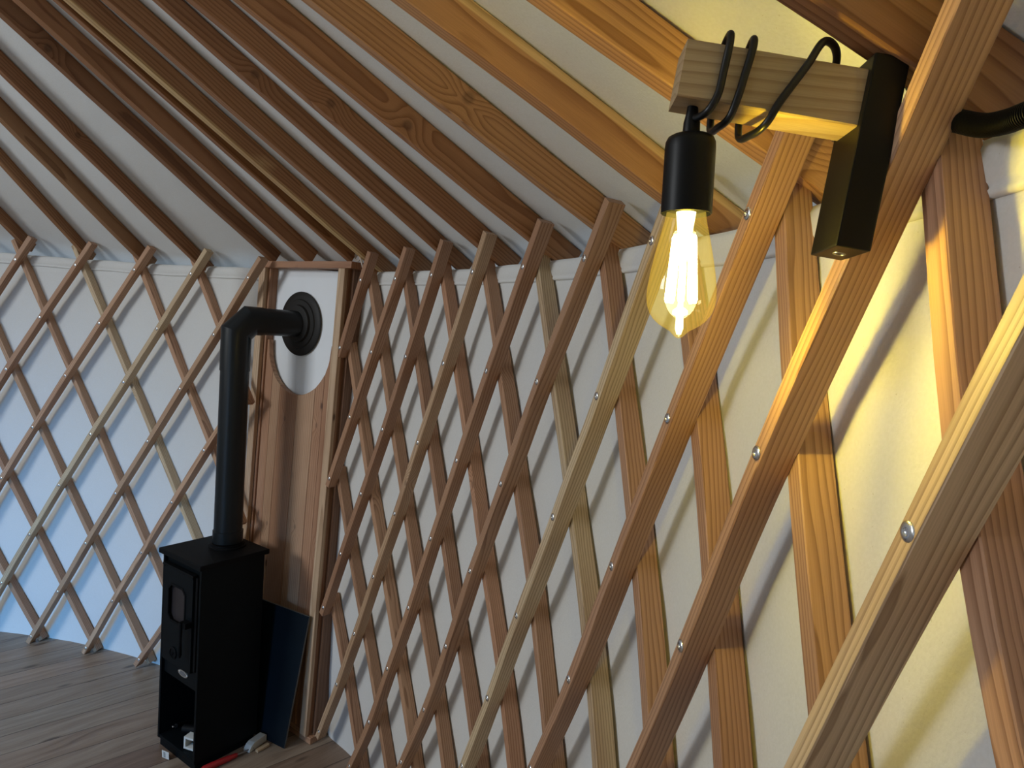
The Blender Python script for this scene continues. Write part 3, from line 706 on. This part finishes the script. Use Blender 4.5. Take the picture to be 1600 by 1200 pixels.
# oval maker's plate
def oval(cx, cz, a, b, y0, y1, seg=28):
    bm = bmesh.new()
    f = [bm.verts.new(ST(cx+a*cos(2*PI*i/seg), y0, cz+b*sin(2*PI*i/seg))) for i in range(seg)]
    g = [bm.verts.new(ST(cx+a*cos(2*PI*i/seg), y1, cz+b*sin(2*PI*i/seg))) for i in range(seg)]
    bm.faces.new(f); bm.faces.new(list(reversed(g)))
    for i in range(seg): j = (i+1) % seg; bm.faces.new((f[i], f[j], g[j], g[i]))
    return bm_done(bm, 0.0008)
bdg = link('badge', oval(0.018, 0.323, 0.033, 0.0125, 0.008, 0.014), M['badge'], parent=stove)
bdg['label'] = 'small oval silver plate'
link('badge_panel', oval(0.018, 0.323, 0.021, 0.0075, 0.0072, 0.0085), M['badge_dark'], parent=bdg)
for sx in (-1, 1):
    link('rivet', lathe_mesh(ST(0.018+sx*0.0265, 0.0082, 0.323), -SY, [(0, 0.0032), (0.0016, 0.0024), (0.0022, 0.0006)], 12), M['chrome'], parent=bdg)
link('air_lever', box_mesh(ST(-WD/2-0.022, 0.06, 0.155), SX, SY, EZ, 0.046, 0.02, 0.008, 0.002), M['stove_cast'], parent=stove)
bm = bmesh.new(); bm_lathe(bm, ST(0, 0.184, HH+0.018), EZ, [(0, 0.070), (0.006, 0.070), (0.010, 0.064), (0.016, 0.064)], 40)
link('flue_collar', bm_done(bm), M['stove_cast'], parent=stove, smooth=40)

# ---------------------------------------------------------------- stove pipe
PR = 0.0535
pz = ST(0, 0.184, 0); RC = Vector((2.9365, 0.357, 1.6994)) 
hd = Vector((RC.x-pz.x, RC.y-pz.y, 0)).normalized()
pipe = thing('stove_pipe', 'black flue pipe rising from the stove and elbowing out through the white panel', 'pipe', (pz.x, pz.y, HH+0.058))
zb, zc = HH+0.0575, 1.698
def mitre_pipe(pts, r, seg=48):
    """rings in the mitre planes so the pipe keeps its round section"""
    bm = bmesh.new(); rings = []
    side = EZ.cross(hd)
    for i, p in enumerate(pts):
        d0 = (pts[i]-pts[i-1]).normalized() if i else None
        d1 = (pts[i+1]-pts[i]).normalized() if i+1 < len(pts) else None
        if d0 is None: d0 = d1
        if d1 is None: d1 = d0
        bis = (d0+d1).normalized(); u = side.cross(bis).normalized(); k = 1/max(0.3, bis.dot(d0))
        rings.append([bm.verts.new(p + side*(r*cos(2*PI*j/seg)) + u*(r*k*sin(2*PI*j/seg))) for j in range(seg)])
    for a, b in zip(rings, rings[1:]):
        for j in range(seg): bm.faces.new((a[j], a[(j+1) % seg], b[(j+1) % seg], b[j]))
    bm.faces.new(list(reversed(rings[0]))); bm.faces.new(rings[-1])
    return bm_done(bm)
def at(z, f=0.0): return Vector((pz.x, pz.y, z)) + hd*f
link('vertical_pipe', mitre_pipe([at(zb), at(1.520)], PR), M['pipe'], parent=pipe, smooth=35)
bm = bmesh.new(); bm_lathe(bm, at(zb), EZ, [(0, PR+0.0035), (0.045, PR+0.0035), (0.047, PR+0.001)], 48)
link('pipe_sleeve', bm_done(bm), M['pipe'], parent=pipe, smooth=40)
link('elbow', mitre_pipe([at(1.500), at(zc-0.050), at(zc, 0.050), at(zc, 0.095)], PR+0.0025), M['pipe'], parent=pipe, smooth=20)
link('horizontal_pipe', mitre_pipe([at(zc, 0.08), Vector((RC.x, RC.y, zc))+hd*0.004], PR), M['pipe'], parent=pipe, smooth=35)
bm = bmesh.new()
bm_lathe(bm, RC-PN*0.004, PN, [(0.0045, 0.132), (0.008, 0.132), (0.011, 0.128), (0.012, 0.101), (0.016, 0.098), (0.017, 0.078), (0.026, 0.074), (0.028, 0.060)], 56)
link('wall_rosette', bm_done(bm), M['rosette'], parent=pipe, smooth=35)
bm = bmesh.new(); bm_lathe(bm, at(1.585)+SX*(-PR*0.72)-SY*(PR*0.72), (-SX-SY).normalized(), [(0, 0.005), (0.002, 0.004), (0.003, 0.001)], 12)
link('pipe_screw', bm_done(bm), M['chrome'], parent=pipe, smooth=50)

# ---------------------------------------------------------------- leaning dark plate
bl, brp, trp = Vector((2.8052, 0.3086, 0)), Vector((2.8506, 0.1475, 0)), Vector((2.9125, 0.1141, 0.5426))
ex = (brp-bl).normalized(); up = (trp-brp); hgt = up.length; up.normalize()
exn = (ex - up*ex.dot(up)).normalized(); nrm = ex.cross(up).normalized()
L = (brp-bl).length + 0.20
q0, q1 = brp - ex*L, brp
bm = bmesh.new()
tkp = 0.008
vs = []
for dz in (0, 1):
    for p in (q0, q1, q1+up*hgt, q0+up*hgt): vs.append(bm.verts.new(p + nrm*tkp*dz + EZ*0.001))
for f in ((0, 1, 2, 3), (4, 7, 6, 5), (0, 4, 5, 1), (1, 5, 6, 2), (2, 6, 7, 3), (3, 7, 4, 0)): bm.faces.new([vs[i] for i in f])
me = bm_done(bm, 0.0006); 
plate = link('hearth_plate', me, M['slate'], base=q1)
me.materials.append(M['slate_edge'])
for p in me.polygons:
    if p.area > 1e-6 and abs(p.normal.dot(nrm)) < 0.5: p.material_index = 1
tag(plate, 'dark blue-black flat plate leaning on the wooden frame beside the stove', 'plate')

# ---------------------------------------------------------------- small things on the floor by the stove
def polytube(pts, rads, seg=16):
    bm = bmesh.new(); ax = (pts[-1]-pts[0]).normalized(); 
    bm_lathe(bm, pts[0], ax, [((p-pts[0]).dot(ax), r) for p, r in zip(pts, rads)], seg); return bm_done(bm)
a = Vector((2.545, 0.205, 0.0125)); b = Vector((2.683, 0.211, 0.011)); c = Vector((2.750, 0.2135, 0.0105))
sd = thing('screwdriver', 'screwdriver with a red handle lying on the floor at the stove\'s foot', 'screwdriver', (a.x, a.y, 0))
link('handle', polytube([a, a.lerp(b, .06), a.lerp(b, .3), a.lerp(b, .7), a.lerp(b, .85), a.lerp(b, .94), b], [0.007, 0.0115, 0.0125, 0.0115, 0.009, 0.010, 0.006]), M['red'], parent=sd, smooth=60)
link('blade', polytube([b, b.lerp(c, .9), c], [0.0032, 0.0032, 0.002], 10), M['steel'], parent=sd, smooth=40)
# white moulded block
bx = Vector((0.93, 0.36, 0)).normalized(); by = Vector((-bx.y, bx.x, 0))
bc = Vector((2.766, 0.236, 0.015))
bm = bmesh.new()
prof = [(-0.046, 0), (0.046, 0), (0.046, 0.026), (0.040, 0.030), (-0.020, 0.030), (-0.034, 0.024), (-0.046, 0.010)]
f0 = [bm.verts.new(bc + bx*x + by*0.016 + EZ*(z-0.0145)) for x, z in prof]; f1 = [bm.verts.new(bc + bx*x - by*0.016 + EZ*(z-0.0145)) for x, z in prof]
bm.faces.new(f0); bm.faces.new(list(reversed(f1)))
for i in range(len(prof)): j = (i+1) % len(prof); bm.faces.new((f0[i], f1[i], f1[j], f0[j]))
tag(link('block', bm_done(bm, 0.0025), M['white_plastic'], base=(bc.x, bc.y, 0)), 'small white rounded block on the floor between stove and plate', 'block')
wo = straight(Vector((2.752, 0.192, 0.006)), Vector((2.806, 0.205, 0.006)), Vector((-0.2, 0.98, 0)), EZ, 0.016, 0.010, n=4, tone=(0.8, 1.0, 0))
tag(link('wood_offcut', wo, M['slat'], base=(2.76, 0.22, 0)), 'thin pale wood offcut on the floor beside the white block', 'offcut')
# small upright card in front of the stove
cb = Vector((2.4745, 0.371, 0)); cx = Vector((0.38, -0.92, 0)).normalized(); cu = (EZ*0.98 + Vector((-0.06, 0.0, 0))).normalized(); cn = cx.cross(cu).normalized()
card = link('paper_tag', box_mesh(cb+cu*0.015+EZ*0.001, cx, cn, cu, 0.036, 0.0012, 0.030, 0.0003), M['card'], base=cb)
tag(card, 'small white printed tag standing on the floor in front of the stove', 'tag')
me = box_mesh(cb+cu*0.015-cn*0.0009+EZ*0.001-cx*0.0045, cx, cn, cu, 0.010, 0.0004, 0.022, 0)
link('printed_strip', me, M['card_grey'], parent=card)
me = box_mesh(cb+cu*0.015+cn*0.0009+EZ*0.001-cx*0.0045, cx, cn, cu, 0.010, 0.0004, 0.022, 0)
link('printed_strip', me, M['card_grey'], parent=card)
# things in the log space
lx = thing('bracket', 'white moulded bracket with two square openings in the stove\'s lower compartment', 'bracket', ST(0.066, 0.05, 0.025))
def hollow(c, X, Y, Z, w, h, dpt, wall):
    bm = bmesh.new()
    bm_box(bm, c-X*(w/2-wall/2), X, Y, Z, wall, dpt, h); bm_box(bm, c+X*(w/2-wall/2), X, Y, Z, wall, dpt, h)
    bm_box(bm, c-Z*(h/2-wall/2), X, Y, Z, w-2*wall, dpt, wall); bm_box(bm, c+Z*(h/2-wall/2), X, Y, Z, w-2*wall, dpt, wall)
    return bm_done(bm, 0.0008)
ux = (SX*0.95 + SY*0.3).normalized(); uy = EZ.cross(ux).normalized()
link('shell', hollow(ST(0.060, 0.040, 0.052), ux, uy, EZ, 0.066, 0.048, 0.034, 0.008), M['white_plastic'], parent=lx)
link('side_box', hollow(ST(0.092, 0.070, 0.068), uy, ux, EZ, 0.034, 0.036, 0.026, 0.006), M['white_plastic'], parent=lx)
tor = thing('flashlight', 'dark tube with a shiny end lying in the stove\'s lower compartment', 'flashlight', ST(0.01, 0.09, 0.025))
link('barrel', polytube([ST(-0.05, 0.06, 0.052), ST(0.0, 0.078, 0.054), ST(0.03, 0.10, 0.056)], [0.016, 0.018, 0.021], 24), M['stove_cast'], parent=tor, smooth=50)
link('end_ring', polytube([ST(0.031, 0.1004, 0.056), ST(0.044, 0.1055, 0.057)], [0.0215, 0.0215], 24), M['steel'], parent=tor, smooth=50)
bt = thing('gas_lighter', 'small dark lighter with a shiny tip in the stove\'s lower compartment, left side', 'lighter', ST(-0.085, 0.05, 0.025))
link('body', polytube([ST(-0.098, 0.10, 0.036), ST(-0.090, 0.05, 0.050)], [0.009, 0.009], 14), M['stove_cast'], parent=bt, smooth=50)
link('tip', polytube([ST(-0.0902, 0.049, 0.0503), ST(-0.088, 0.036, 0.054)], [0.006, 0.003], 12), M['chrome'], parent=bt, smooth=50)

# ---------------------------------------------------------------- twine at the corner of the flue frame
kc = PP(TR-0.052, HT+0.030, 0.02)
pts = [kc+Vector(v) for v in ((0, .03, .012), (-.004, .012, .026), (.004, -.008, .018), (.0, .006, -.002), (-.004, .022, .006), (.004, .016, .022), (0, -.004, .010), (-.006, -.022, .000), (-.004, -.030, -.020), (0, -.036, -.045), (-.002, -.040, -.07))]
tag(link('twine_tie', tube_mesh(catmull(pts, 6), 0.0032, 8), M['twine'], base=kc, smooth=180), 'knotted light twine tied at the top right corner of the flue frame', 'twine')
kc2 = PP(TL+0.002, HT+0.030, 0.01)
pts = [kc2+Vector(v) for v in ((-.004, .02, -.012), (-.004, .006, .006), (0, -.008, .010), (.004, -.02, .006), (0, -.008, -.004), (-.004, .004, .002))]
tag(link('twine_tie', tube_mesh(catmull(pts, 6), 0.003, 8), M['twine'], base=kc2, smooth=180), 'short twine tie at the top left corner of the flue frame', 'twine')

# ---------------------------------------------------------------- wall lamp
LO = Vector((2.1677, -1.9981, 1.8112))
LA = Vector((-0.6621, 0.7416, 0.1075)).normalized(); LS = Vector((-0.7427, -0.6686, 0.0377)); LS = (LS-LA*LS.dot(LA)).normalized(); LV = LA.cross(LS)*1.0
if LV.z < 0: LV = -LV
wS, dA, lV, hS, hV, lA, aV = 0.0487, 0.0271, 0.149, 0.0357, 0.0448, 0.1409, 0.0942
def LP(A, S_, V_): return LO + LA*A + LS*S_ + LV*V_
lamp = thing('wall_lamp', 'wall lamp with black bracket, wooden arm, wound black cord and lit amber bulb', 'lamp', LP(0, 0, lV/2))
link('bracket', box_mesh(LP(dA/2, 0, lV/2), LA, LS, LV, dA, wS, lV, 0.0016), M['black'], parent=lamp)
bm = bmesh.new(); bm_lathe(bm, LP(dA*0.5, 0, 0.0006), -LV, [(0, 0.0052), (0.0012, 0.0050), (0.0016, 0.0042), (0.0004, 0.0036), (0.0002, 0.0005)], 18)
link('bracket_screw', bm_done(bm), M['steel'], parent=lamp, smooth=40)
me = straight(LP(dA, 0, aV+hV/2), LP(dA+lA, 0, aV+hV/2), LS, LV, hS, hV, n=10, ch=0.0012, wood_off=(0.02, 0.07, 3.0), tilt=(0.02, 0.05), tone=(0.2, 1.0, 0), rough=0.0004)
link('arm', me, M['arm'], parent=lamp)
# pendant: cable grip, lampholder, bulb along one hanging axis
hole = LP(dA+lA-0.0165, 0.0, aV)
tip = Vector((0.0065, -0.003, -0.1860))
DA = tip.normalized(); LEN = tip.length
bm = bmesh.new(); bm_lathe(bm, hole, DA, [(-0.003, 0.0040), (0.004, 0.0048), (0.012, 0.0066), (0.0225, 0.0070)], 20)
link('cable_grip', bm_done(bm), M['socket'], parent=lamp, smooth=40)
bm = bmesh.new(); bm_lathe(bm, hole, DA, [(0.0215, 0.0075), (0.0222, 0.0150), (0.0240, 0.0182), (0.0275, 0.0198), (0.032, 0.0202), (0.084, 0.0205), (0.0848, 0.0195), (0.080, 0.0185)], 40, cap1=False)
link('lampholder', bm_done(bm), M['socket'], parent=lamp, smooth=40)
bulb_prof = [(0.082, 0.0155), (0.086, 0.0160), (0.092, 0.0172), (0.100, 0.0192), (0.110, 0.0216), (0.122, 0.0242), (0.134, 0.0265), (0.145, 0.0279), (0.153, 0.0282), (0.160, 0.0272), (0.166, 0.0250), (0.171, 0.0215), (0.175, 0.0170), (0.178, 0.0120), (0.1802, 0.0080), (0.1830, 0.0052), (0.1852, 0.0030), (0.1862, 0.0004)]
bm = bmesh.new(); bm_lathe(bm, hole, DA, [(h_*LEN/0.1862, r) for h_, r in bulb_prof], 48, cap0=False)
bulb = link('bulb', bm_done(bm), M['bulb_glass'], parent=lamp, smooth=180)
bulb['label'] = 'lit amber glass bulb with a pointed tip'
bm = bmesh.new(); bm_lathe(bm, hole, DA, [(0.083, 0.0080), (0.098, 0.0062), (0.108, 0.0040), (0.118, 0.0022), (0.150, 0.0018), (0.160, 0.0024), (0.163, 0.0062), (0.166, 0.0062), (0.168, 0.0030), (0.178, 0.0034), (0.183, 0.0018)], 16)
link('stem', bm_done(bm), M['stem_glow'], parent=bulb, smooth=60)
u = DA.orthogonal().normalized(); v = DA.cross(u)
bm = bmesh.new()
for i in range(8):
    an = 2*PI*i/8+0.3; e = u*cos(an)+v*sin(an)
    p0 = hole + DA*0.101 + e*0.0075; p1 = hole + DA*0.157 + e*0.0112
    bm_lathe(bm, p0, p1-p0, [(0, 0.0012), (0.003, 0.0023), ((p1-p0).length-0.003, 0.0023), ((p1-p0).length, 0.0012)], 10)
link('filament', bm_done(bm), M['filament'], parent=bulb, smooth=60)
# the cord: from the grip up round the arm three times and back to the bracket
f, bk = hS/2+0.0045, -(hS/2+0.0045); tp, bt_ = aV+hV+0.0042, aV-0.0042
def CP(A, S_, V_): return LP(A, S_, V_)
A0 = dA+lA-0.0165
cp = [CP(A0, 0.0, aV-0.005), CP(A0-0.003, 0.004, aV-0.0095), CP(A0-0.009, f-0.003, aV-0.0085), CP(A0-0.0135, f+0.001, aV+0.004), CP(A0-0.0145, f, aV+hV*0.5), CP(A0-0.0150, f+0.0005, aV+hV-0.002),
      CP(A0-0.0150, f-0.005, tp+0.004), CP(A0-0.0155, 0, tp+0.0035), CP(A0-0.017, bk+0.003, tp+0.001), CP(A0-0.019, bk, aV+hV*0.5), CP(A0-0.021, bk+0.002, bt_-0.003), CP(A0-0.023, 0.0, bt_-0.008),
      CP(A0-0.0265, f-0.004, bt_-0.006), CP(A0-0.0290, f+0.001, aV+0.006), CP(A0-0.0310, f, aV+hV*0.5), CP(A0-0.0330, f, aV+hV-0.003), CP(A0-0.0335, f-0.005, tp+0.0032), CP(A0-0.035, 0, tp+0.0025), CP(A0-0.0375, bk+0.003, tp),
      CP(A0-0.042, bk, aV+hV*0.5), CP(A0-0.0455, bk+0.001, bt_-0.004), CP(A0-0.050, -0.002, bt_-0.009), CP(A0-0.0545, f-0.003, bt_-0.007), CP(A0-0.0610, f+0.001, aV+0.006), CP(A0-0.0690, f+0.0005, aV+hV*0.5),
      CP(A0-0.0770, f, aV+hV-0.006), CP(A0-0.0850, f-0.002, tp+0.008), CP(A0-0.0960, f-0.010, tp+0.0115), CP(A0-0.1050, 0.0, tp+0.008), CP(A0-0.1110, bk+0.004, tp), CP(A0-0.114, bk, aV+hV*0.6), CP(dA-0.002, bk+0.004, aV+hV*0.45)]
link('cord', tube_mesh(catmull(cp, 8), 0.0031, 12), M['cord'], parent=lamp, smooth=180)
# the cord end that pokes over the arm's top by the grip
cp = [CP(A0-0.004, bk+0.002, aV+hV*0.8), CP(A0-0.004, bk+0.004, tp+0.001), CP(A0-0.004, -0.004, tp+0.0022), CP(A0-0.004, 0.002, aV+hV-0.004)]
link('cord', tube_mesh(catmull(cp, 8), 0.0031, 12), M['cord'], parent=lamp, smooth=180)

# ---------------------------------------------------------------- corrugated conduit on the canvas edge
CPT = CONDUIT
pts = catmull([Vector(p) for p in CPT], 64)
tag(link('conduit', tube_mesh(pts, 0.0085, 18, radf=lambda i: 0.0084 if i % 4 < 2 else 0.0068), M['conduit'], base=pts[0], smooth=60), 'black corrugated cable conduit on top of the canvas wall right of the lamp', 'conduit')

# ---------------------------------------------------------------- light
def area(name, loc, target, sx, sy, power, col, shape='RECTANGLE'):
    l = bpy.data.lights.new(name, 'AREA'); l.shape = shape; l.size = sx; l.size_y = sy; l.energy = power; l.color = col
    o = bpy.data.objects.new(name, l); COL.objects.link(o); o.location = loc
    o.rotation_euler = (Vector(target)-Vector(loc)).to_track_quat('-Z', 'Y').to_euler(); return o
dth = (DOOR0+DOOR1)/2
d1 = area('daylight_door', pol(dth, 2.97, 1.05), (2.3, 1.45, 0.75), 1.15, 1.7, DOOR_W, (0.80, 0.90, 1.0)); d1.data.spread = math.radians(115)
d2 = area('daylight_sky', pol(dth, 2.96, 1.25), (2.1, 1.9, -0.30), 1.3, 0.9, SKY_W, (0.12, 0.46, 1.0)); d2.data.spread = math.radians(42)
area('daylight_dome', (0, 0, 3.42), (0, 0, 0), 1.0, 1.0, DOME_W, (0.93, 0.97, 1.0), 'DISK')
d3 = area('daylight_roof', pol(2.6, 1.6, 2.70), (2.6, -0.25, 0.7), 1.1, 1.1, ROOF_W, (0.93, 0.97, 1.0)); d3.data.spread = math.radians(130)
pl = bpy.data.lights.new('bulb_light', 'POINT'); pl.energy = BULB_W; pl.color = (1.0, 0.79, 0.012); pl.shadow_soft_size = 0.011
po = bpy.data.objects.new('bulb_light', pl); COL.objects.link(po); po.location = hole + DA*0.132

w = bpy.data.worlds.new('outdoor_sky'); bpy.context.scene.world = w; w.use_nodes = True
bgn = w.node_tree.nodes['Background']; bgn.inputs[0].default_value = (0.62, 0.78, 1.0, 1); bgn.inputs[1].default_value = 0.8

# ---------------------------------------------------------------- camera
cam = bpy.data.cameras.new('camera'); co = bpy.data.objects.new('camera', cam); COL.objects.link(co)
cam.sensor_fit = 'HORIZONTAL'; cam.sensor_width = 36.0; cam.lens = 1029.9885/1600*36.0; cam.clip_start = 0.02; cam.clip_end = 60
r_, u_, f_ = Vector(CAM_R), Vector(CAM_U), Vector(CAM_F)
mt = Matrix(((r_.x, u_.x, -f_.x, CAM_C[0]), (r_.y, u_.y, -f_.y, CAM_C[1]), (r_.z, u_.z, -f_.z, CAM_C[2]), (0, 0, 0, 1)))
co.matrix_world = mt
bpy.context.scene.camera = co
sc = bpy.context.scene
sc.view_settings.view_transform = 'Standard'; sc.view_settings.look = 'None'; sc.view_settings.exposure = 0.0; sc.view_settings.gamma = 1.0
try:
    sc.cycles.max_bounces = 10; sc.cycles.diffuse_bounces = 5; sc.cycles.transparent_max_bounces = 12
    sc.cycles.sample_clamp_indirect = 6.0; sc.cycles.use_denoising = True
    sc.cycles.caustics_reflective = False; sc.cycles.caustics_refractive = False
except Exception: pass
